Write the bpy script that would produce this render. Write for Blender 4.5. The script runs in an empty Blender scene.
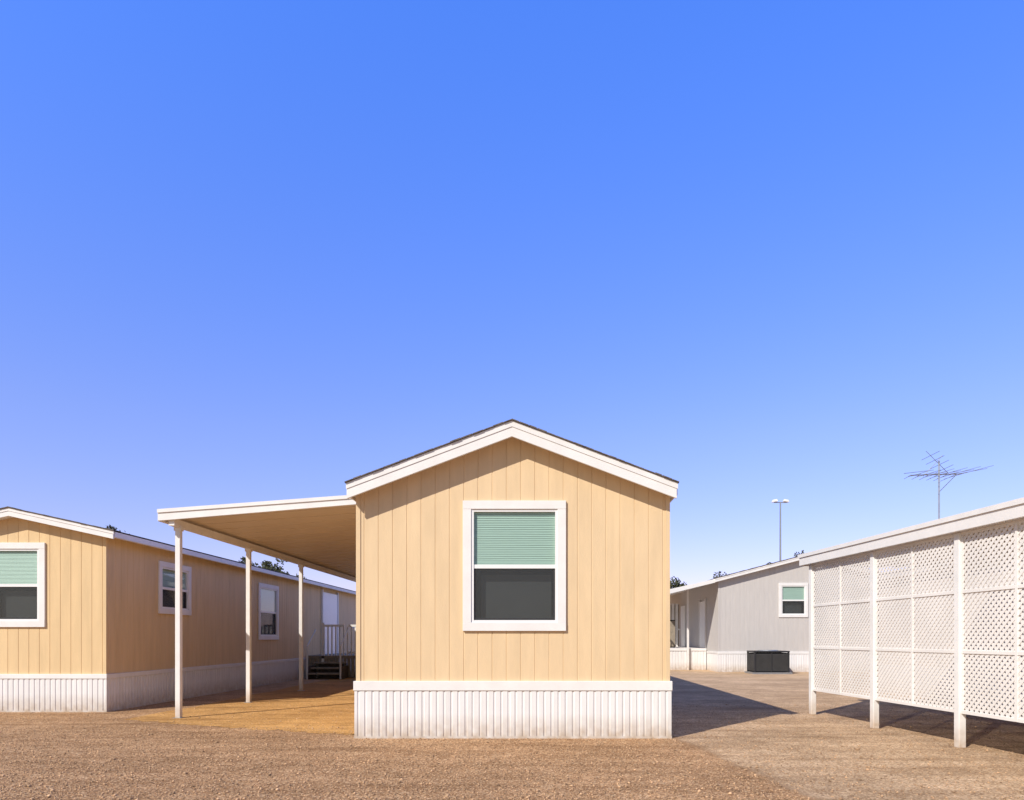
import bpy, math, random
import numpy as np
from mathutils import Vector
random.seed(4); rng=np.random.default_rng(4)
S=bpy.context.scene
COL=S.collection
# ------------------------------------------------------------------ helpers
def empty(name):
    e=bpy.data.objects.new(name,None); COL.objects.link(e); return e
def mesh(name,vs,fs,mat,parent=None,bevel=0,smooth=False):
    m=bpy.data.meshes.new(name); m.from_pydata([tuple(v) for v in vs],[],fs); m.update()
    o=bpy.data.objects.new(name,m); COL.objects.link(o)
    if mat: m.materials.append(mat)
    if parent: o.parent=parent
    if bevel:
        b=o.modifiers.new('bevel','BEVEL'); b.width=bevel; b.segments=1
    if smooth:
        for p in m.polygons: p.use_smooth=True
    return o
BF=[(0,1,3,2),(4,6,7,5),(0,4,5,1),(2,3,7,6),(0,2,6,4),(1,5,7,3)]
class Frame:
    def __init__(s,o,u,n): s.o=Vector((o[0],o[1],0)); s.u=Vector((u[0],u[1],0)).normalized(); s.n=Vector((n[0],n[1],0)).normalized()
    def p(s,a,b,z): return s.o+s.u*a+s.n*b+Vector((0,0,z))
W=Frame((0,0),(1,0),(0,1))
def boxes(name,lst,mat,parent=None,fr=W,bevel=0):
    vs=[];fs=[]
    for (a0,a1,b0,b1,c0,c1) in lst:
        k=len(vs)
        for a in (a0,a1):
            for b in (b0,b1):
                for c in (c0,c1): vs.append(fr.p(a,b,c))
        fs+= [tuple(i+k for i in f) for f in BF]
    o=mesh(name,vs,fs,mat,parent,bevel)
    fixn(o); return o
def fixn(o):
    import bmesh
    b=bmesh.new(); b.from_mesh(o.data); bmesh.ops.recalc_face_normals(b,faces=b.faces); b.to_mesh(o.data); b.free()
def box(name,a0,a1,b0,b1,c0,c1,mat,parent=None,fr=W,bevel=0):
    return boxes(name,[(a0,a1,b0,b1,c0,c1)],mat,parent,fr,bevel)
def prism(name,poly,y0,y1,mat,parent=None,bevel=0):
    n=len(poly)
    vs=[(x,y0,z) for x,z in poly]+[(x,y1,z) for x,z in poly]
    fs=[tuple(range(n)),tuple(range(2*n-1,n-1,-1))]+[(i,(i+1)%n,n+(i+1)%n,n+i) for i in range(n)]
    o=mesh(name,vs,fs,mat,parent,bevel); fixn(o); return o
def tubes(name,segs,mat,parent=None,n=8):
    vs=[];fs=[]
    for p,q,r0,r1 in segs:
        p=Vector(p);q=Vector(q);d=(q-p).normalized()
        a=d.cross(Vector((0,0,1)) if abs(d.z)<.9 else Vector((1,0,0))).normalized(); b=d.cross(a)
        k=len(vs)
        for c,r in ((p,r0),(q,r1)):
            for i in range(n):
                t=2*math.pi*i/n; vs.append(c+a*math.cos(t)*r+b*math.sin(t)*r)
        fs+=[(k+i,k+(i+1)%n,k+n+(i+1)%n,k+n+i) for i in range(n)]
        fs+=[tuple(k+i for i in range(n))[::-1],tuple(k+n+i for i in range(n))]
    o=mesh(name,vs,fs,mat,parent); fixn(o); return o
def ribbed(name,fr,L,zb,ztop,mat,parent,pitch,gw,gd,ramp,openings=(),start=0.1):
    """sheet with vertical grooves (real relief). openings: (s0,s1,z0,z1)"""
    pts={0.0:0.0,L:0.0}
    s=start; k=0
    while s<L-gw:
        w=gw*random.uniform(.75,1.25)*(1.5 if k%6==3 else 1); k+=1
        pts[s-ramp]=0; pts[s]=-gd; pts[s+w]=-gd; pts[s+w+ramp]=0; s+=pitch
    pts={k:v for k,v in pts.items() if 0<=k<=L}
    def dep(x):
        ks=sorted(pts)
        for a,b in zip(ks,ks[1:]):
            if a<=x<=b: return pts[a]+(pts[b]-pts[a])*((x-a)/(b-a) if b>a else 0)
        return 0
    extra={}
    for o in openings:
        for q in o[:2]: extra[q]=dep(q)
    if callable(ztop):
        for q in getattr(ztop,'knots',[]): extra[q]=dep(q)
    pts.update(extra)
    ks=sorted(pts); vs=[];fs=[]
    zt=ztop if callable(ztop) else (lambda q:ztop)
    for a,b in zip(ks,ks[1:]):
        m=(a+b)/2; iv=None
        for o in openings:
            if o[0]<=m<=o[1]: iv=(o[2],o[3])
        rr=[(zb,None)] if iv is None else [(zb,iv[0]),(iv[1],None)]
        for z0,z1 in rr:
            k=len(vs)
            vs+= [fr.p(a,pts[a],z0),fr.p(b,pts[b],z0),fr.p(b,pts[b],zt(b) if z1 is None else z1),fr.p(a,pts[a],zt(a) if z1 is None else z1)]
            fs.append((k,k+1,k+2,k+3))
    return mesh(name,vs,fs,mat,parent)
# ------------------------------------------------------------------ materials
def mat(name,base,rough=.6,var=.08,scale=3,bump=0,bscale=60,spec=.3,stretch=None,dirt=None,metal=0,island=0):
    m=bpy.data.materials.new(name); m.use_nodes=True; nt=m.node_tree; N=nt.nodes; Lk=nt.links
    b=N['Principled BSDF']; b.inputs['Roughness'].default_value=rough; b.inputs['Specular IOR Level'].default_value=spec; b.inputs['Metallic'].default_value=metal
    g=N.new('ShaderNodeNewGeometry'); mp=N.new('ShaderNodeMapping'); Lk.new(g.outputs['Position'],mp.inputs[0])
    if stretch: mp.inputs['Scale'].default_value=stretch
    n=N.new('ShaderNodeTexNoise'); n.inputs['Scale'].default_value=scale; n.inputs['Detail'].default_value=8; n.inputs['Roughness'].default_value=.62; Lk.new(mp.outputs[0],n.inputs[0])
    r=N.new('ShaderNodeValToRGB'); r.color_ramp.elements[0].position=.3; r.color_ramp.elements[1].position=.7
    r.color_ramp.elements[0].color=tuple(c*(1-var) for c in base)+(1,); r.color_ramp.elements[1].color=tuple(min(1,c*(1+var*.6)) for c in base)+(1,)
    Lk.new(n.outputs[0],r.inputs[0]); out=r.outputs[0]
    if dirt: # (colour,z0,z1) grime rising from the ground
        sx=N.new('ShaderNodeSeparateXYZ'); Lk.new(g.outputs['Position'],sx.inputs[0])
        n2=N.new('ShaderNodeTexNoise'); n2.inputs['Scale'].default_value=9; n2.inputs['Detail'].default_value=6; Lk.new(g.outputs['Position'],n2.inputs[0])
        mr=N.new('ShaderNodeMapRange'); mr.inputs[1].default_value=dirt[2]; mr.inputs[2].default_value=dirt[1]; mr.inputs[3].default_value=0; mr.inputs[4].default_value=1.3; Lk.new(sx.outputs[2],mr.inputs[0])
        mu=N.new('ShaderNodeMath'); mu.operation='MULTIPLY'; mu.use_clamp=True; Lk.new(mr.outputs[0],mu.inputs[0]); Lk.new(n2.outputs[0],mu.inputs[1])
        mx=N.new('ShaderNodeMixRGB'); Lk.new(mu.outputs[0],mx.inputs[0]); Lk.new(out,mx.inputs[1]); mx.inputs[2].default_value=dirt[0]+(1,); out=mx.outputs[0]
    if island:
        hs=N.new('ShaderNodeHueSaturation'); mr=N.new('ShaderNodeMapRange'); Lk.new(g.outputs['Random Per Island'],mr.inputs[0]); mr.inputs[3].default_value=1-island; mr.inputs[4].default_value=1+island
        Lk.new(mr.outputs[0],hs.inputs['Value']); Lk.new(out,hs.inputs['Color']); out=hs.outputs[0]
    Lk.new(out,b.inputs['Base Color'])
    if bump:
        n3=N.new('ShaderNodeTexNoise'); n3.inputs['Scale'].default_value=bscale; n3.inputs['Detail'].default_value=4; Lk.new(mp.outputs[0],n3.inputs[0])
        bp=N.new('ShaderNodeBump'); bp.inputs['Strength'].default_value=bump; bp.inputs['Distance'].default_value=.01; Lk.new(n3.outputs[0],bp.inputs['Height']); Lk.new(bp.outputs[0],b.inputs['Normal'])
    return m
SID=mat('beige_siding_paint',(.72,.535,.325),.65,.10,1.3,.25,40,stretch=(4,4,.6))
SID2=mat('tan_siding_paint',(.70,.505,.28),.65,.10,1.3,.25,40,stretch=(4,4,.6))
GRY=mat('grey_siding_paint',(.54,.505,.475),.65,.06,2,.3,40,stretch=(6,6,.7))
SKT=mat('white_metal_skirting',(.76,.74,.725),.45,.09,2,.1,30,stretch=(4,4,.6),dirt=((.42,.31,.21),0,.36))
WHT=mat('white_trim_paint',(.78,.755,.73),.5,.07,3,.12,50)
WHP=mat('white_post_paint',(.78,.755,.73),.5,.07,5,.1,50,dirt=((.45,.31,.19),0,.35))
LAT=mat('white_lattice_plastic',(.80,.765,.73),.5,.08,1.5)
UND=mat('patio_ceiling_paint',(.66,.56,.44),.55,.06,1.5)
SHG=mat('asphalt_shingles',(.15,.13,.12),.95,.5,14,.8,50)
VIN=mat('white_vinyl_frame',(.80,.79,.78),.35,.03,5)
BLD=mat('green_window_blind',(.42,.54,.47),.5,.06,3,stretch=(1,1,12))
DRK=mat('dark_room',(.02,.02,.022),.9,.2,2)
SHD=mat('grey_window_shade',(.08,.08,.085),.8,.1,4)
BLK=mat('black_painted_metal',(.03,.03,.032),.5,.2,6)
GAL=mat('galvanised_metal',(.35,.36,.37),.4,.15,8,metal=.6)
WOD=mat('weathered_wood',(.30,.25,.19),.8,.25,6,.3,30)
DAR=mat('dark_step_boards',(.12,.10,.085),.9,.3,8)
BRK=mat('tree_bark',(.14,.10,.07),.9,.3,6)
LEAF=mat('tree_leaves',(.08,.085,.04),.7,.4,2,island=.45)
STN=mat('gravel_stone',(.52,.33,.19),.9,.25,30,island=.5)
def glass():
    m=bpy.data.materials.new('window_glass'); m.use_nodes=True; N=m.node_tree.nodes; L=m.node_tree.links
    N.remove(N['Principled BSDF']); o=N['Material Output']
    t=N.new('ShaderNodeBsdfTransparent'); t.inputs[0].default_value=(.92,.97,.95,1)
    g=N.new('ShaderNodeBsdfGlossy'); g.inputs['Roughness'].default_value=.02
    f=N.new('ShaderNodeLayerWeight'); f.inputs[0].default_value=.5
    pw=N.new('ShaderNodeMath'); pw.operation='POWER'; L.new(f.outputs['Facing'],pw.inputs[0]); pw.inputs[1].default_value=4
    ma=N.new('ShaderNodeMath'); ma.operation='MULTIPLY_ADD'; L.new(pw.outputs[0],ma.inputs[0]); ma.inputs[1].default_value=.9; ma.inputs[2].default_value=.06
    x=N.new('ShaderNodeMixShader'); L.new(ma.outputs[0],x.inputs[0]); L.new(t.outputs[0],x.inputs[1]); L.new(g.outputs[0],x.inputs[2]); L.new(x.outputs[0],o.inputs[0]); return m
GLS=glass()
def screenmat():
    m=bpy.data.materials.new('insect_screen'); m.use_nodes=True; N=m.node_tree.nodes; L=m.node_tree.links
    b=N['Principled BSDF']; b.inputs['Base Color'].default_value=(.06,.06,.062,1); b.inputs['Roughness'].default_value=.7
    t=N.new('ShaderNodeBsdfTransparent'); x=N.new('ShaderNodeMixShader'); x.inputs[0].default_value=.4
    L.new(t.outputs[0],x.inputs[1]); L.new(b.outputs[0],x.inputs[2]); L.new(x.outputs[0],N['Material Output'].inputs[0]); return m
SCR=screenmat()
def groundmat(name='gravel_ground',sand=False):
    m=bpy.data.materials.new(name); m.use_nodes=True; nt=m.node_tree; N=nt.nodes; L=nt.links
    b=N['Principled BSDF']; b.inputs['Roughness'].default_value=.95; b.inputs['Specular IOR Level'].default_value=.1
    g=N.new('ShaderNodeNewGeometry'); P=g.outputs['Position']
    def noise(s,d=6,r=.6,st=None):
        n=N.new('ShaderNodeTexNoise'); n.inputs['Scale'].default_value=s; n.inputs['Detail'].default_value=d; n.inputs['Roughness'].default_value=r
        if st:
            mp=N.new('ShaderNodeMapping'); mp.inputs['Scale'].default_value=st; mp.inputs['Rotation'].default_value=(0,0,.25); L.new(P,mp.inputs[0]); L.new(mp.outputs[0],n.inputs[0])
        else: L.new(P,n.inputs[0])
        return n.outputs[0]
    def ramp(f,cs):
        r=N.new('ShaderNodeValToRGB'); e=r.color_ramp.elements
        while len(e)<len(cs): e.new(.5)
        for k,(p,c) in enumerate(cs): e[k].position=p; e[k].color=c+(1,) if isinstance(c,tuple) else (c,c,c,1)
        L.new(f,r.inputs[0]); return r.outputs[0]
    def mix(f,a,c,mode='MIX'):
        x=N.new('ShaderNodeMixRGB'); x.blend_type=mode
        for i,v in enumerate((f,a,c)):
            if isinstance(v,(int,float)): x.inputs[i].default_value=v
            elif isinstance(v,tuple): x.inputs[i].default_value=v+(1,)
            else: L.new(v,x.inputs[i])
        return x.outputs[0]
    def math_(op,a,c=0,clamp=False):
        x=N.new('ShaderNodeMath'); x.operation=op; x.use_clamp=clamp
        for i,v in enumerate((a,c)):
            if isinstance(v,(int,float)): x.inputs[i].default_value=v
            else: L.new(v,x.inputs[i])
        return x.outputs[0]
    v=N.new('ShaderNodeTexVoronoi'); v.inputs['Scale'].default_value=60; L.new(P,v.inputs['Vector'])
    sp=N.new('ShaderNodeSeparateColor'); L.new(v.outputs['Color'],sp.inputs[0])
    fine=ramp(noise(22,9,.8),[(.3,.5),(.7,1.28)])
    mid=ramp(noise(3.2,7,.65),[(.3,(.78,.74,.70)),(.7,(1.13,1.11,1.09))])
    big=ramp(noise(.5,5,.55,(1,1.6,1)),[(.32,(.82,.78,.73)),(.68,(1.12,1.09,1.05))])
    track=ramp(noise(1.1,5,.6,(.35,2.6,1)),[(.36,(.80,.76,.72)),(.56,(1.05,1.04,1.03))])
    def tex(c): return mix(1,mix(1,mix(1,mix(1,c,fine,'MULTIPLY'),mid,'MULTIPLY'),big,'MULTIPLY'),track,'MULTIPLY')
    if sand:
        c=tex(ramp(sp.outputs[0],[(0,(.54,.30,.11)),(.5,(.67,.40,.155)),(1,(.76,.49,.22))]))
    else:
        left=tex(ramp(sp.outputs[0],[(0,(.24,.14,.078)),(.3,(.47,.29,.16)),(.7,(.59,.375,.215)),(1,(.80,.60,.40))]))
        right=tex(ramp(sp.outputs[1],[(0,(.38,.26,.165)),(.5,(.61,.44,.285)),(1,(.80,.63,.45))]))
        sx=N.new('ShaderNodeSeparateXYZ'); L.new(P,sx.inputs[0]); X=sx.outputs[0]; Y=sx.outputs[1]
        wob=math_('MULTIPLY',math_('SUBTRACT',noise(1.6,8,.7),.5),.35)
        edge=math_('ADD',math_('SUBTRACT',X,math_('ADD',3.25,math_('MULTIPLY',Y,-.13))),wob)
        f=math_('ADD',math_('MULTIPLY',edge,14),.5,True)
        c=mix(math_('MULTIPLY',f,.95),left,right)
        rut=math_('SUBTRACT',1,math_('MULTIPLY',math_('ABSOLUTE',edge),9),True)
        c=mix(math_('MULTIPLY',rut,.45),c,(.28,.175,.10))
        far=math_('MULTIPLY',math_('SUBTRACT',Y,13),.08,True)
        c=mix(math_('MULTIPLY',far,.7),c,mix(1,mix(1,(.64,.47,.31),mid,'MULTIPLY'),big,'MULTIPLY'))
    L.new(c,b.inputs['Base Color'])
    h=math_('ADD',math_('ADD',math_('MULTIPLY',v.outputs['Distance'],-.5),noise(25,6,.7)),math_('MULTIPLY',noise(5,4,.6),2.2))
    bp=N.new('ShaderNodeBump'); bp.inputs['Strength'].default_value=.8; bp.inputs['Distance'].default_value=.018; L.new(h,bp.inputs['Height']); L.new(bp.outputs[0],b.inputs['Normal'])
    return m
GRD=groundmat(); SAND=groundmat('orange_sand',True)
# ------------------------------------------------------------------ window / door
def window(name,fr,s0,s1,z0,z1,parent,tw=.12,meet=.5):
    e=empty(name); e.parent=parent
    boxes('trim',[(s0,s1,.002,.038,z1-tw,z1),(s0,s1,.002,.040,z0,z0+tw),(s0,s0+tw,.002,.036,z0+tw,z1-tw),(s1-tw,s1,.002,.036,z0+tw,z1-tw)],WHT,e,fr,bevel=.003)
    a0,a1,c0,c1=s0+tw,s1-tw,z0+tw,z1-tw; w=.035
    zm=c0+(c1-c0)*meet
    boxes('frame',[(a0-.01,a0+w,-.09,.020,c0-.01,c1+.01),(a1-w,a1+.01,-.09,.020,c0-.01,c1+.01),(a0+w,a1-w,-.09,.018,c1-w,c1+.01),(a0+w,a1-w,-.09,.018,c0-.01,c0+w)],VIN,e,fr)
    boxes('meeting_rail',[(a0+w,a1-w,-.06,.008,zm-.035,zm+.02)],VIN,e,fr)
    boxes('lower_sash',[(a0+w,a0+w+.03,-.058,-.012,c0+w,zm-.035),(a1-w-.03,a1-w,-.058,-.012,c0+w,zm-.035),(a0+w+.03,a1-w-.03,-.058,-.012,c0+w,c0+w+.03)],BLK,e,fr)
    def q(nm,n,za,zb,m): 
        return mesh(nm,[fr.p(a0+w,n,za),fr.p(a1-w,n,za),fr.p(a1-w,n,zb),fr.p(a0+w,n,zb)],[(0,1,2,3)],m,e)
    q('upper_glass',-.012,zm+.02,c1-w,GLS); q('lower_glass',-.045,c0+w,zm-.035,GLS); q('screen',-.004,c0+w,zm-.035,SCR)
    sl=[];z=c1-w-.02
    while z>zm-.0:
        sl.append(z); z-=.026
    vs=[];fs=[]
    for z in sl:
        k=len(vs); j=random.uniform(-.002,.002)
        vs+=[fr.p(a0+w,-.040,z+.013+j),fr.p(a1-w,-.040,z+.013-j),fr.p(a1-w,-.030,z-.013-j),fr.p(a0+w,-.030,z-.013+j)]; fs.append((k,k+1,k+2,k+3))
    mesh('blind',vs,fs,BLD,e)
    box('blind_backing',a0+w,a1-w,-.06,-.056,zm-.03,c1-w,BLD,e,fr)
    box('interior_shade',a0+w+.09,a1-w-.05,-.17,-.165,c0+w+.02,zm-.11,SHD,e,fr)
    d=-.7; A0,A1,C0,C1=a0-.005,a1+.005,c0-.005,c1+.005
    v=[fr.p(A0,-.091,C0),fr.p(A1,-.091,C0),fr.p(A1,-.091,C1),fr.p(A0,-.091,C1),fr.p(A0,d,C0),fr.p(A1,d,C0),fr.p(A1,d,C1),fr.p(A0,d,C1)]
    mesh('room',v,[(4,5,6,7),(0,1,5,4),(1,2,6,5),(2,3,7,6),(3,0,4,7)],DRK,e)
def opn(s0,s1,z0,z1,tw=.12): return (s0+tw-.004,s1-tw+.004,z0+tw-.004,z1-tw+.004)
def gable(cx,half,zpk,slope,t):
    return [(cx-half,zpk-slope*half-t),(cx-half,zpk-slope*half),(cx,zpk),(cx+half,zpk-slope*half),(cx+half,zpk-slope*half-t),(cx,zpk-t)]
def home(name,x0,x1,yf,yb,cx,half,zpk,slope,tf,over,skz,band,sidm,front_w,right_w,left_w=(),thick=.12):
    e=empty(name)
    def zt(s0):
        def f(s): return zpk-thick*.6-slope*abs(x0+s-cx)
        f.knots=[cx-x0]; return f
    F=Frame((x0,yf),(1,0),(0,-1)); R=Frame((x1,yf),(0,1),(1,0)); Lf=Frame((x0,yb),(0,-1),(-1,0)); B=Frame((x1,yb),(-1,0),(0,1))
    G=(.2032,.006,.006,.004)
    ribbed('front_wall',F,x1-x0,skz-.02,zt(0),sidm,e,*G,[opn(*w) for w in front_w])
    zs=zpk-thick*.6-slope*abs(x1-cx)
    ribbed('right_wall',R,yb-yf,skz-.02,zs,sidm,e,*G,[opn(*w) for w in right_w])
    ribbed('left_wall',Lf,yb-yf,skz-.02,zpk-thick*.6-slope*abs(x0-cx),sidm,e,*G)
    def ztb(s): return zpk-thick*.6-slope*abs(x1-s-cx)
    ztb.knots=[x1-cx]
    ribbed('back_wall',B,x1-x0,skz-.02,ztb,sidm,e,*G)
    for w in front_w: window('window',F,*w,e)
    for w in right_w: window('window',R,*w,e)
    boxes('corner_trim',[(x0-.012,x0+.05,yf-.012,yf+.05,skz,zs),(x1-.05,x1+.012,yf-.012,yf+.05,skz,zs)],sidm,e)
    o=.03
    for nm,fr,L in (('front_skirting',Frame((x0-o,yf-o),(1,0),(0,-1)),x1-x0+2*o),('right_skirting',Frame((x1+o,yf-o),(0,1),(1,0)),yb-yf+o),('left_skirting',Frame((x0-o,yb),(0,-1),(-1,0)),yb-yf+o)):
        ribbed(nm,fr,L,0,skz-.05,SKT,e,.102,.014,.011,.012,start=.05)
    boxes('skirting_top_rail',[(x0-o-.012,x1+o+.012,yf-o-.014,yf+.01,skz-band,skz),(x1-.01,x1+o+.014,yf+.01,yb,skz-band,skz-.002),(x0-o-.014,x0+.01,yf+.01,yb,skz-band,skz-.002)],WHT,e,bevel=.004)
    boxes('skirting_bottom_rail',[(x0-o-.006,x1+o+.006,yf-o-.008,yf-o+.004,0,.03),(x1+o-.004,x1+o+.008,yf-o+.01,yb,0,.03)],SKT,e)
    yo=yf-over
    prism('gable_fascia',gable(cx,half,zpk,slope,tf),yo,yo+.035,WHT,e,bevel=.004)
    prism('gable_fascia_lip',gable(cx,half+.012,zpk+.004,slope,tf*.38),yo-.010,yo-.001,WHT,e)
    prism('roof_deck',gable(cx,half-.004,zpk-.004,slope,thick),yo+.036,yb+over,WHT,e)
    prism('shingles',gable(cx,half+.025,zpk+.020,slope,.013),yo-.028,yb+over+.03,SHG,e)
    boxes('eave_fascia',[(cx+half-.003,cx+half+.016,yo+.04,yb+over,zpk-slope*half-tf*.75,zpk-slope*half-.012),(cx-half-.016,cx-half+.003,yo+.04,yb+over,zpk-slope*half-tf*.75,zpk-slope*half-.012)],WHT,e)
    vs=[];fs=[]
    for sgn in (-1,1):
        s=0
        while s<half:
            L=random.uniform(.10,.16); h=random.uniform(.001,.010); f0=random.uniform(.029,.042)
            xa=cx+sgn*s; xb=cx+sgn*min(s+L-.01,half+.025)
            za=zpk+.020-slope*abs(xa-cx); zb_=zpk+.020-slope*abs(xb-cx); k=len(vs)
            for y in (yo-f0,yo+.2):
                vs+=[(xa,y,za-.010),(xb,y,zb_-.010),(xb,y,zb_+h),(xa,y,za+h)]
            fs+=[(k,k+1,k+2,k+3),(k+4,k+5,k+6,k+7),(k+3,k+2,k+6,k+7),(k,k+1,k+5,k+4),(k+1,k+2,k+6,k+5),(k,k+3,k+7,k+4)]
            s+=L
    fixn(mesh('shingle_tabs',vs,fs,SHG,e))
    return e,F,R,Lf
# ------------------------------------------------------------------ main home
main,F,R,Lf=home('mobile_home',-2.614,1.843,10.0,28.0,-.39,2.298,4.453,.376,.215,.25,.816,.135,SID,
    [(1.514,2.985,1.53,3.387)],[])
# ------------------------------------------------------------------ left home
lh,F2,R2,_=home('mobile_home',-11.81,-8.39,13.53,38.0,-10.1,1.99,3.90,.22,.15,.23,.734,.09,SID2,
    [(1.05,2.26,1.64,3.27)],[(1.84,3.25,1.97,3.13),(7.3,8.87,1.38,3.08)])
box('door',13.37,15.3,.004,.05,.78,3.2,VIN,lh,R2); boxes('door_trim',[(13.27,13.37,.003,.07,.78,3.3),(15.3,15.4,.003,.07,.78,3.3)],WHT,lh,R2)
p=empty('entry_porch')
box('deck',-8.33,-5.9,25,29,.70,.80,WOD,p)
sk_=[]; xx_=-8.3
while xx_<-6.0: sk_.append((xx_,xx_+.125,25.03,25.06,.03,.70)); xx_+=.14
boxes('deck_skirt',sk_+[(-5.98,-5.93,25.1,29,0,.70)],WOD,p)
boxes('steps',[(-8.0,-6.9,24.7,25.02,.52,.58),(-8.0,-6.9,24.42,24.72,.34,.40),(-8.0,-6.9,24.14,24.44,.16,.22)],WOD,p,bevel=.01)
boxes('stair_stringers',[(-8.05,-8.002,24.14,25.02,0,.45),(-6.898,-6.85,24.14,25.02,0,.45),(-7.9,-7.0,24.96,24.99,0,.5)],DAR,p)
boxes('stair_handrail',[(-6.9,-6.85,24.1,24.15,0,1.15),(-8.05,-8.0,24.1,24.15,0,1.15)],WHT,p)
tubes('handrail_bar',[((-6.875,24.1,1.14),(-6.875,25.03,1.72),.025,.025),((-8.025,24.1,1.14),(-8.025,25.03,1.72),.025,.025)],WHT,p)
rl=[(-6.85,-5.9,25.02,25.08,1.83,1.91),(-6.85,-5.9,25.03,25.07,.88,.95),(-5.96,-5.90,25.08,29,1.83,1.9),(-5.955,-5.915,25.08,29,.90,.95),(-7.75,-6.85,28.9,28.95,1.83,1.9),(-7.75,-7.0,25.02,25.08,1.83,1.91)]
x=-7.75
while x<-5.9: rl.append((x,x+.05,25.035,25.065,.80,1.835)); x+=.14
y=25.2
while y<29: rl.append((-5.95,-5.92,y,y+.04,.80,1.835)); y+=.13
for q in ((-7.8,25.0),(-5.98,25.0),(-5.98,28.9)): rl.append((q[0],q[0]+.09,q[1],q[1]+.09,.0,1.98))
boxes('railing',rl,WHT,p)
# ------------------------------------------------------------------ carport
c=empty('carport')
x0,x1,y0,y1=-6.66,-2.42,12.2,26.2; zL=3.66; sl=.0735
def zc(x): return zL+sl*(x-x0)
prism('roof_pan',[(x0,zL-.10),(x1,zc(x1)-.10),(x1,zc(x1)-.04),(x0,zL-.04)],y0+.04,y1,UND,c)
prism('front_fascia',[(x0,zL-.19),(x1,zc(x1)-.15),(x1,zc(x1)),(x0,zL)],y0-.01,y0+.038,WHT,c,bevel=.005)
prism('front_fascia_lip',[(x0,zL-.05),(x1,zc(x1)-.05),(x1,zc(x1)+.012),(x0,zL+.012)],y0-.03,y0-.011,WHT,c)
box('outer_gutter',x0-.02,x0+.07,y0+.04,y1,zL-.19,zL,WHT,c,bevel=.005)
vs=[];fs=[];y=y0+.42
while y<y1:
    k=len(vs)
    xa=x0+.1; xb=x1-.02
    for yy in (y,y+.02):
        for zz in (-.109,-.0995):
            vs+=[(xa,yy,zc(xa)+zz),(xb,yy,zc(xb)+zz)]
    fs+=[(k,k+1,k+3,k+2),(k+4,k+5,k+7,k+6),(k,k+1,k+5,k+4),(k,k+2,k+6,k+4),(k+1,k+3,k+7,k+5)]
    y+=.61
fixn(mesh('pan_ribs',vs,fs,UND,c))
box('beam',-6.50,-6.40,y0+.05,y1-.05,3.40,3.525,WHT,c)
for k,yy in enumerate((12.5,15.5,18.9,25.4)):
    box('post_%d'%(k+1),-6.495,-6.405,yy-.045,yy+.045,0,3.40,WHP,c,bevel=.006)
    box('post_foot_%d'%(k+1),-6.53,-6.37,yy-.075,yy+.075,0,.012,GAL,c)
    box('post_head_%d'%(k+1),-6.515,-6.385,yy-.05,yy+.05,3.34,3.43,WHT,c)
boxes('roof_riser',[(-2.52,-2.47,yy,yy+.05,3.6,3.88) for yy in (12.6,15.4,18.2,21,23.8)],GAL,c)
# ------------------------------------------------------------------ lattice screen + patio cover
fe=empty('lattice_fence')
A=Vector((5.10,13.10)); Bp=Vector((5.67,7.2)); d=(A-Bp); Lt=d.length; u=d.normalized(); nrm=Vector((-u.y,u.x))
Fr=Frame((Bp.x,Bp.y),(u.x,u.y),(nrm.x,nrm.y))
posts=[Lt-.0,Lt-2.03,Lt-3.98,Lt-5.93,Lt-7.9]
for k,s in enumerate(posts):
    box('post_%d'%(k+1),s-.05,s+.05,-.05,.05,0,2.80,WHP,fe,Fr,bevel=.006)
zb,zt_=.47,2.78
def clipline(c,sg,s0,s1,z0,z1):
    pts=[]
    for s in (s0,s1):
        z=sg*s+c
        if z0<=z<=z1: pts.append((s,z))
    for z in (z0,z1):
        s=(z-c)/sg
        if s0<s<s1: pts.append((s,z))
    if len(pts)<2: return None
    pts.sort(); return pts[0],pts[-1]
vs=[];fs=[]
def strip(p,q,n0,w,t=.006):
    dx,dz=q[0]-p[0],q[1]-p[1]; l=math.hypot(dx,dz)
    if l<.03: return
    ox,oz=-dz/l*w/2,dx/l*w/2; k=len(vs)
    for n in (n0,n0+t):
        for (a,b) in ((p[0]+ox,p[1]+oz),(p[0]-ox,p[1]-oz),(q[0]-ox,q[1]-oz),(q[0]+ox,q[1]+oz)):
            vs.append(Fr.p(a,n,b))
    fs.extend([(k,k+1,k+2,k+3),(k+4,k+7,k+6,k+5),(k,k+4,k+5,k+1),(k+2,k+6,k+7,k+3),(k+1,k+5,k+6,k+2),(k,k+3,k+7,k+4)])
frm=[]
rows=[zb,1.25,2.03,zt_]; PT=.086; SW=.0345
for a,b in zip(posts[1:],posts):
    mid=(a+b)/2
    for (s0,s1) in ((a+.055,mid-.015),(mid+.015,b-.055)):
        for z0,z1 in zip(rows,rows[1:]):
            cc=math.floor((z0-s1)/PT)*PT+random.uniform(-.02,.02)
            while cc<z1-s0:
                r=clipline(cc,1,s0,s1,z0,z1)
                if r: strip(r[0],r[1],-.001,SW)
                cc+=PT
            cc=math.floor((z0+s0)/PT)*PT+random.uniform(-.02,.02)
            while cc<z1+s1:
                r=clipline(cc,-1,s0,s1,z0,z1)
                if r: strip(r[0],r[1],.0055,SW)
                cc+=PT
    for z in rows: frm.append((a+.051,b-.051,-.012,.022,z-.02,z+.02))
    frm.append((mid-.018,mid+.018,-.013,.024,zb-.018,zt_+.018))
    for s in (a+.051,b-.077): frm.append((s,s+.026,-.011,.020,zb-.01,zt_+.01))
fixn(mesh('lattice',vs,fs,LAT,fe)); boxes('lattice_frame',frm,LAT,fe,Fr)
pc=empty('patio_cover')
box('edge_fascia',-2.3,Lt+.25,.10,.14,2.80,3.0,WHT,pc,Fr,bevel=.005)
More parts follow.
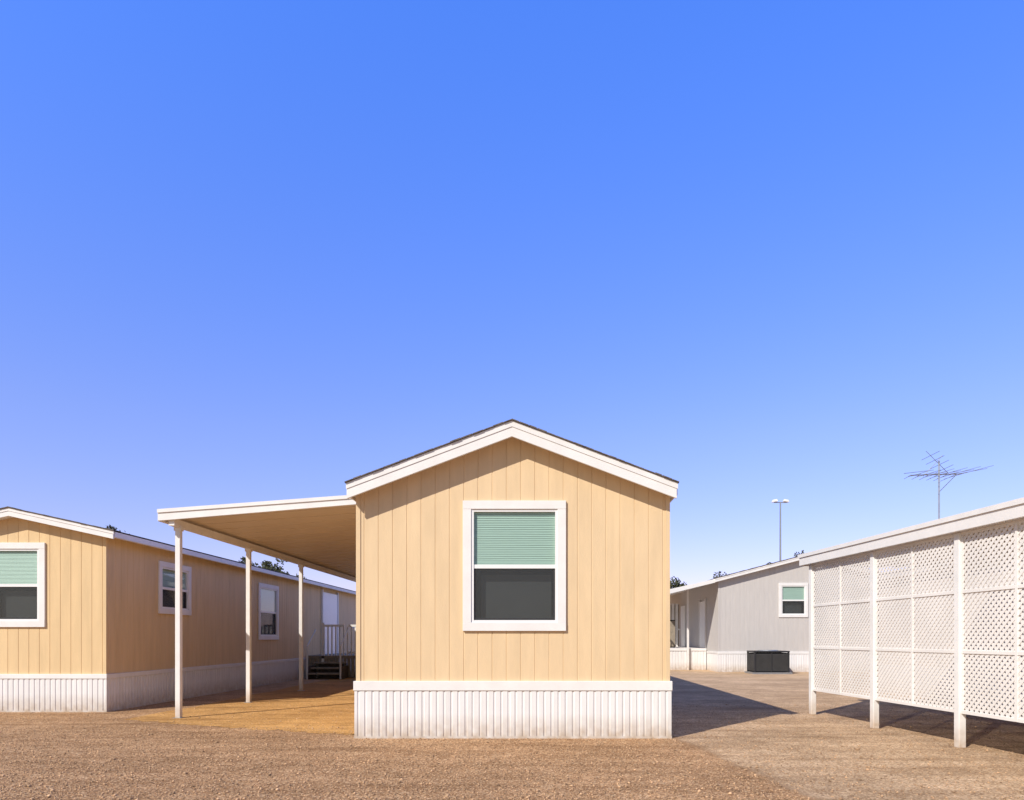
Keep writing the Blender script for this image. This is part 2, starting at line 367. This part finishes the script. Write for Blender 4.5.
box('edge_lip',-2.3,Lt+.27,.141,.16,2.95,3.015,WHT,pc,Fr)
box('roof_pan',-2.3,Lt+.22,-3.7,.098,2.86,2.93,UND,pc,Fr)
box('far_fascia',Lt+.221,Lt+.26,-3.7,.098,2.80,3.0,WHT,pc,Fr)
box('header',-2.3,Lt+.05,-.05,.05,2.802,2.858,WHT,pc,Fr)
rh=empty('mobile_home')
WARM=mat('cream_siding_paint',(.68,.60,.52),.6,.06,2)
box('body',9.2,13.2,2,19,.7,3.1,WARM,rh); box('skirting',9.17,13.23,1.97,19.03,0,.72,SKT,rh)
prism('roof',gable(11.2,2.2,3.55,.2,.12),1.8,19.2,WHT,rh); prism('shingles',gable(11.2,2.23,3.58,.2,.025),1.77,19.23,SHG,rh)
boxes('window',[(9.14,9.19,8,9.2,1.5,2.6),(9.14,9.19,12,13.2,1.5,2.6)],VIN,rh); boxes('window_glass',[(9.13,9.138,8.1,9.1,1.6,2.5),(9.13,9.138,12.1,13.1,1.6,2.5)],DRK,rh)
# ------------------------------------------------------------------ grey home
gh,F3,R3,L3=home('mobile_home',7.5,14.9,29.4,48,11.2,3.9,4.93,.26,.16,.25,.86,.1,GRY,
    [(2.52,3.75,2.30,3.74)],[])
aw=empty('awning')
prism('awning_roof',[(5.35,3.33),(7.31,3.80),(7.31,3.88),(5.35,3.43)],29.6,44,WHT,aw)
prism('awning_fascia',[(5.33,3.26),(7.31,3.745),(7.31,3.90),(5.33,3.45)],29.2,29.58,WHT,aw)
boxes('awning_posts',[(5.45,5.53,yy,yy+.08,0,3.32) for yy in (31,35,39,43)]+[(6.55,6.63,31.15,31.23,0,3.6)],WHP,aw)
boxes('door',[(7.44,7.49,31.6,32.6,.98,3.1),(7.44,7.49,36,37,.98,3.1)],VIN,gh)
boxes('door_trim',[(7.42,7.495,31.5,31.59,.98,3.2),(7.42,7.495,32.61,32.7,.98,3.2)],WHT,gh)
dk=empty('side_porch')
box('deck',5.7,7.44,31.3,37,.86,.97,WHT,dk)
ribbed('deck_skirting_front',Frame((5.72,31.33),(1,0),(0,-1)),1.72,0,.86,SKT,dk,.125,.02,.015,.006)
ribbed('deck_skirting_side',Frame((5.72,37),(0,-1),(-1,0)),5.67,0,.86,SKT,dk,.125,.02,.015,.006)
rl=[(5.75,7.4,36.9,36.95,1.85,1.92),(5.75,5.81,31.4,34.0,1.85,1.92)]
for k in range(12): rl.append((5.76,5.79,31.4+k*.22,31.44+k*.22,.97,1.86))
for k in range(13): rl.append((5.8+k*.13,5.83+k*.13,36.91,36.94,.97,1.86))
for k in range(5): rl.append((6.35+k*.2,6.50+k*.2,36.97,37.0,.98,3.25))
boxes('railing',rl,WHT,dk)
BRN=mat('brown_board_screen',(.30,.21,.13),.8,.2,3)
boxes('end_screen',[(5.7+k*.14,5.83+k*.14,37.05,37.08,.98,3.2) for k in range(12)],BRN,dk)
ca=empty('storage_cabinet'); box('body',5.95,6.5,33.6,34.2,.975,2.3,BLK,ca,bevel=.02); boxes('doors',[(5.97,6.21,33.57,33.598,1.02,2.25),(6.23,6.48,33.57,33.598,1.02,2.25)],WOD,ca)
ac=empty('air_conditioner')
box('base_pad',8.4,9.95,27.6,28.75,0,.07,GAL,ac)
box('core',8.53,9.82,27.72,28.63,.08,.84,DRK,ac)
lv=[]
for k in range(17): lv.append((8.5,9.85,27.695,27.718,.13+k*.04,.148+k*.04))
for k in range(17): lv.append((8.475,8.528,27.72,28.63,.13+k*.04,.148+k*.04))
LOV=mat('dark_grey_louvres',(.09,.088,.085),.5,.2,6)
boxes('louvres',lv,LOV,ac)
boxes('corner_posts',[(a,a+.07,b,b+.07,.07,.86) for a in (8.47,9.80) for b in (27.67,28.6)]+[(9.14,9.19,27.68,27.717,.07,.86)],BLK,ac,bevel=.01)
box('top_cover',8.46,9.88,27.66,28.68,.86,.92,BLK,ac,bevel=.015)
tubes('fan_grille',[((9.17,28.17,.92),(9.17,28.17,.95),.42,.40)],GAL,ac,24)
# ------------------------------------------------------------------ TV antenna
an=empty('tv_antenna')
ax,ay=11.4,20.0
sg=[((ax,ay,0),(ax,ay,6.5),.025,.02)]
b0=Vector((ax-.95,ay-.25,6.02)); b1=Vector((ax+.85,ay+.35,6.2)); bd=(b1-b0)
sg.append((b0,b1,.014,.014))
side=Vector((-.25,1,0)).normalized()
for k in range(12):
    q=b0+bd*(k/11); l=.32+.05*k
    for s_ in (-1,1):
        sg.append((q,q+side*l*s_+bd.normalized()*(.08+.015*k)+Vector((0,0,.035*(1 if k%2 else -1))),.008,.006))
up=Vector((ax-.15,ay,6.35))
for a,b in (((-.3,0,-.3),(.25,0,.3)),((.42,0,-.22),(-.22,0,.42)),((-.85,0,-.22),(0,0,-.12))):
    sg.append((up+Vector(a),up+Vector(b),.009,.007))
for t_ in (.2,.4,.6,.8):
    q=up+Vector((.42,0,-.22)).lerp(Vector((-.22,0,.42)),t_); sg.append((q+Vector((-.09,.3,-.05)),q+Vector((.09,-.3,.05)),.007,.007))
sg.append(((ax,ay,5.6),(ax+.6,ay+.15,6.15),.01,.01))
tubes('antenna_array',sg,GAL,an,6)
box('mast_bracket',ax-.06,ax+.06,ay-.06,ay+.06,2.9,3.3,GAL,an)
# ------------------------------------------------------------------ street lamp
sl_=empty('street_lamp'); lx,ly=20.6,60
tubes('pole',[((lx,ly,0),(lx,ly,13.1),.11,.06),((lx-.55,ly,13.05),(lx+.55,ly,13.05),.04,.04),((lx,ly,0),(lx,ly,.4),.2,.2)],GAL,sl_,10)
for s_ in (-1,1):
    vs_=[(lx+s_*.25,ly-.2,13.12),(lx+s_*.72,ly-.2,13.05),(lx+s_*.72,ly+.2,13.05),(lx+s_*.25,ly+.2,13.12),(lx+s_*.3,ly-.13,13.32),(lx+s_*.66,ly-.13,13.26),(lx+s_*.66,ly+.13,13.26),(lx+s_*.3,ly+.13,13.32)]
    fixn(mesh('lamp_head',vs_,[(0,1,2,3),(4,5,6,7),(0,1,5,4),(1,2,6,5),(2,3,7,6),(3,0,4,7)],VIN,sl_,bevel=.02))
# ------------------------------------------------------------------ trees
def tree(x,y,h,r,seed):
    rr=random.Random(seed); e=empty('tree'); sg=[]
    base=Vector((x,y,0)); top=Vector((x+rr.uniform(-.4,.4),y,h*.55))
    sg.append((base,base.lerp(top,.5),h*.035,h*.026)); sg.append((base.lerp(top,.5),top,h*.026,h*.018))
    tips=[]
    for k in range(9):
        a=rr.uniform(0,6.28); st=base.lerp(top,rr.uniform(.55,1)); en=st+Vector((math.cos(a)*r*rr.uniform(.4,.85),math.sin(a)*r*rr.uniform(.4,.85),h*rr.uniform(.08,.38)))
        sg.append((st,en,h*.012,h*.004)); tips+= [en,st.lerp(en,.6)]
    tubes('trunk_and_limbs',sg,BRK,e,7)
    vs=[];fs=[]
    for t in tips:
        for c in range(5):
            cc=t+Vector((rr.gauss(0,r*.2),rr.gauss(0,r*.2),rr.gauss(0,h*.06))); cr=r*rr.uniform(.12,.26)
            for l in range(70):
                v=Vector((rr.gauss(0,1),rr.gauss(0,1),rr.gauss(0,.8))).normalized()*cr*rr.random()**.4
                q=cc+v
                if q.z>h: q.z=h-rr.random()*.4
                a=Vector((rr.uniform(-1,1),rr.uniform(-1,1),rr.uniform(-1,1))).normalized()*.13; b=a.cross(Vector((rr.uniform(-1,1),rr.uniform(-1,1),rr.uniform(-1,1)))).normalized()*.07; k=len(vs)
                vs+=[q-a,q-b,q+a,q+b]; fs.append((k,k+1,k+2,k+3))
    mesh('leaves',vs,fs,LEAF,e)
tree(11.5,62,7.4,2.6,1); tree(15.6,64,7.9,2.8,2); tree(23.0,66,9.6,2.6,3); tree(-22.5,58,8.4,2.6,4); tree(-25.5,62,8.6,2.5,5); tree(-38,62,11.3,3.2,6); tree(-43,66,11.6,3.2,7)
# ------------------------------------------------------------------ ground
g=1500
mesh('ground',[(-g,-g,0),(g,-g,0),(g,g,0),(-g,g,0)],[(0,1,2,3)],GRD)
pts=[]
def wob(a,b,n):
    for i in range(n):
        t=i/n; pts.append((a[0]+(b[0]-a[0])*t+random.uniform(-.08,.08),a[1]+(b[1]-a[1])*t+random.uniform(-.08,.08),.004))
wob((-7.2,12.2),(-4.6,11.0),30); wob((-4.6,11.0),(-2.66,10.3),24); wob((-2.66,10.3),(-2.66,26.5),3); wob((-2.66,26.5),(-7.2,26.5),3); wob((-7.2,26.5),(-7.2,12.2),20)
pts=[(min(p_[0],-2.66),p_[1],p_[2]) for p_ in pts]
mesh('sand_pad',pts,[tuple(range(len(pts)))],SAND)
n=75000
yy=5.6+ (rng.random(n)**1.3)*9.5; xx=rng.uniform(-1,1,n)*(yy*.83)-.25
ok=~((xx>-2.68)&(xx<1.9)&(yy>9.94))&~((xx<-8.3)&(yy>13.4)); xx=xx[ok];yy=yy[ok]; n=len(xx)
pk=np.where((xx<-2.7)&(yy>11.2),.25,1)*np.where(xx>3.25-.13*yy,.4,1)
keep=rng.random(n)<pk; xx=xx[keep];yy=yy[keep];n=len(xx)
r=rng.gamma(3,.0019,n)+.0015
base=np.array([[1,0,0],[0,1,0],[-1,0,0],[0,-1,0],[0,0,.7],[0,0,-.5]],float)
V=base[None]*rng.uniform(.6,1.25,(n,6,1))
a=rng.uniform(0,6.28,n); ca_,sa=np.cos(a)[:,None],np.sin(a)[:,None]
Vx=V[:,:,0]*ca_-V[:,:,1]*sa; Vy=V[:,:,0]*sa+V[:,:,1]*ca_
V=np.stack([Vx*r[:,None]+xx[:,None],Vy*r[:,None]+yy[:,None],V[:,:,2]*r[:,None]+.25*r[:,None]+.002],-1).reshape(-1,3)
T=np.array([[0,1,4],[1,2,4],[2,3,4],[3,0,4],[1,0,5],[2,1,5],[3,2,5],[0,3,5]])
Fc=(T[None]+6*np.arange(n)[:,None,None]).reshape(-1)
m=bpy.data.meshes.new('gravel'); m.vertices.add(len(V)); m.vertices.foreach_set('co',V.ravel()); m.loops.add(len(Fc)); m.loops.foreach_set('vertex_index',Fc)
m.polygons.add(len(Fc)//3); m.polygons.foreach_set('loop_start',np.arange(0,len(Fc),3)); m.polygons.foreach_set('loop_total',np.full(len(Fc)//3,3)); m.update(calc_edges=True); m.validate()
m.materials.append(STN); COL.objects.link(bpy.data.objects.new('gravel',m))
# ------------------------------------------------------------------ light, sky, camera
tr=Vector((.83,.98,-1)).normalized()
sd=bpy.data.lights.new('sun','SUN'); sd.energy=4.9; sd.angle=math.radians(.5); sd.color=(1,.95,.87)
so=bpy.data.objects.new('sun',sd); COL.objects.link(so); so.rotation_euler=tr.to_track_quat('-Z','Y').to_euler()
w=bpy.data.worlds.new('World'); S.world=w; w.use_nodes=True; N=w.node_tree.nodes; L=w.node_tree.links
sk=N.new('ShaderNodeTexSky'); sk.sky_type='NISHITA'; sk.sun_disc=False; sk.sun_elevation=math.radians(37.9); sk.sun_rotation=math.radians(220.3); sk.air_density=1.0; sk.dust_density=.3; sk.ozone_density=3
tc=N.new('ShaderNodeTexCoord'); sx=N.new('ShaderNodeSeparateXYZ'); L.new(tc.outputs['Generated'],sx.inputs[0])
cr=N.new('ShaderNodeValToRGB'); e=cr.color_ramp.elements; e.new(.3); e.new(.85)
for k,(p_,c_) in enumerate(((0.0,(1.45,1.02,1.32)),(.27,(1.5,1.38,2.05)),(.68,(1.12,1.85,3.7)),(.9,(1.0,1.3,1.9)))): e[k].position=p_; e[k].color=c_+(1,)
L.new(sx.outputs[2],cr.inputs[0])
# the sky around the sun (behind the camera) is whiter than the side away from it
dt=N.new('ShaderNodeVectorMath'); dt.operation='DOT_PRODUCT'; L.new(tc.outputs['Generated'],dt.inputs[0]); dt.inputs[1].default_value=(-.646,-.763,0)
ms=N.new('ShaderNodeMapRange'); ms.inputs[1].default_value=-.1; ms.inputs[2].default_value=.5; L.new(dt.outputs['Value'],ms.inputs[0])
mw=N.new('ShaderNodeMixRGB'); L.new(ms.outputs[0],mw.inputs[0]); L.new(cr.outputs[0],mw.inputs[1]); mw.inputs[2].default_value=(.85,.8,.75,1)
mx=N.new('ShaderNodeMixRGB'); mx.blend_type='MULTIPLY'; mx.inputs[0].default_value=1; L.new(sk.outputs[0],mx.inputs[1]); L.new(mw.outputs[0],mx.inputs[2])
L.new(mx.outputs[0],N['Background'].inputs[0]); N['Background'].inputs[1].default_value=.11
cd=bpy.data.cameras.new('camera'); co=bpy.data.objects.new('camera',cd); COL.objects.link(co); S.camera=co
co.location=(0,0,1.43); co.rotation_euler=(math.radians(90),0,0)
cd.sensor_width=36; cd.lens=700/1024*36; cd.shift_x=-28/1024; cd.shift_y=238/1024; cd.clip_end=5000; cd.clip_start=.1
S.view_settings.view_transform='Standard'; S.view_settings.look='None'; S.view_settings.exposure=0
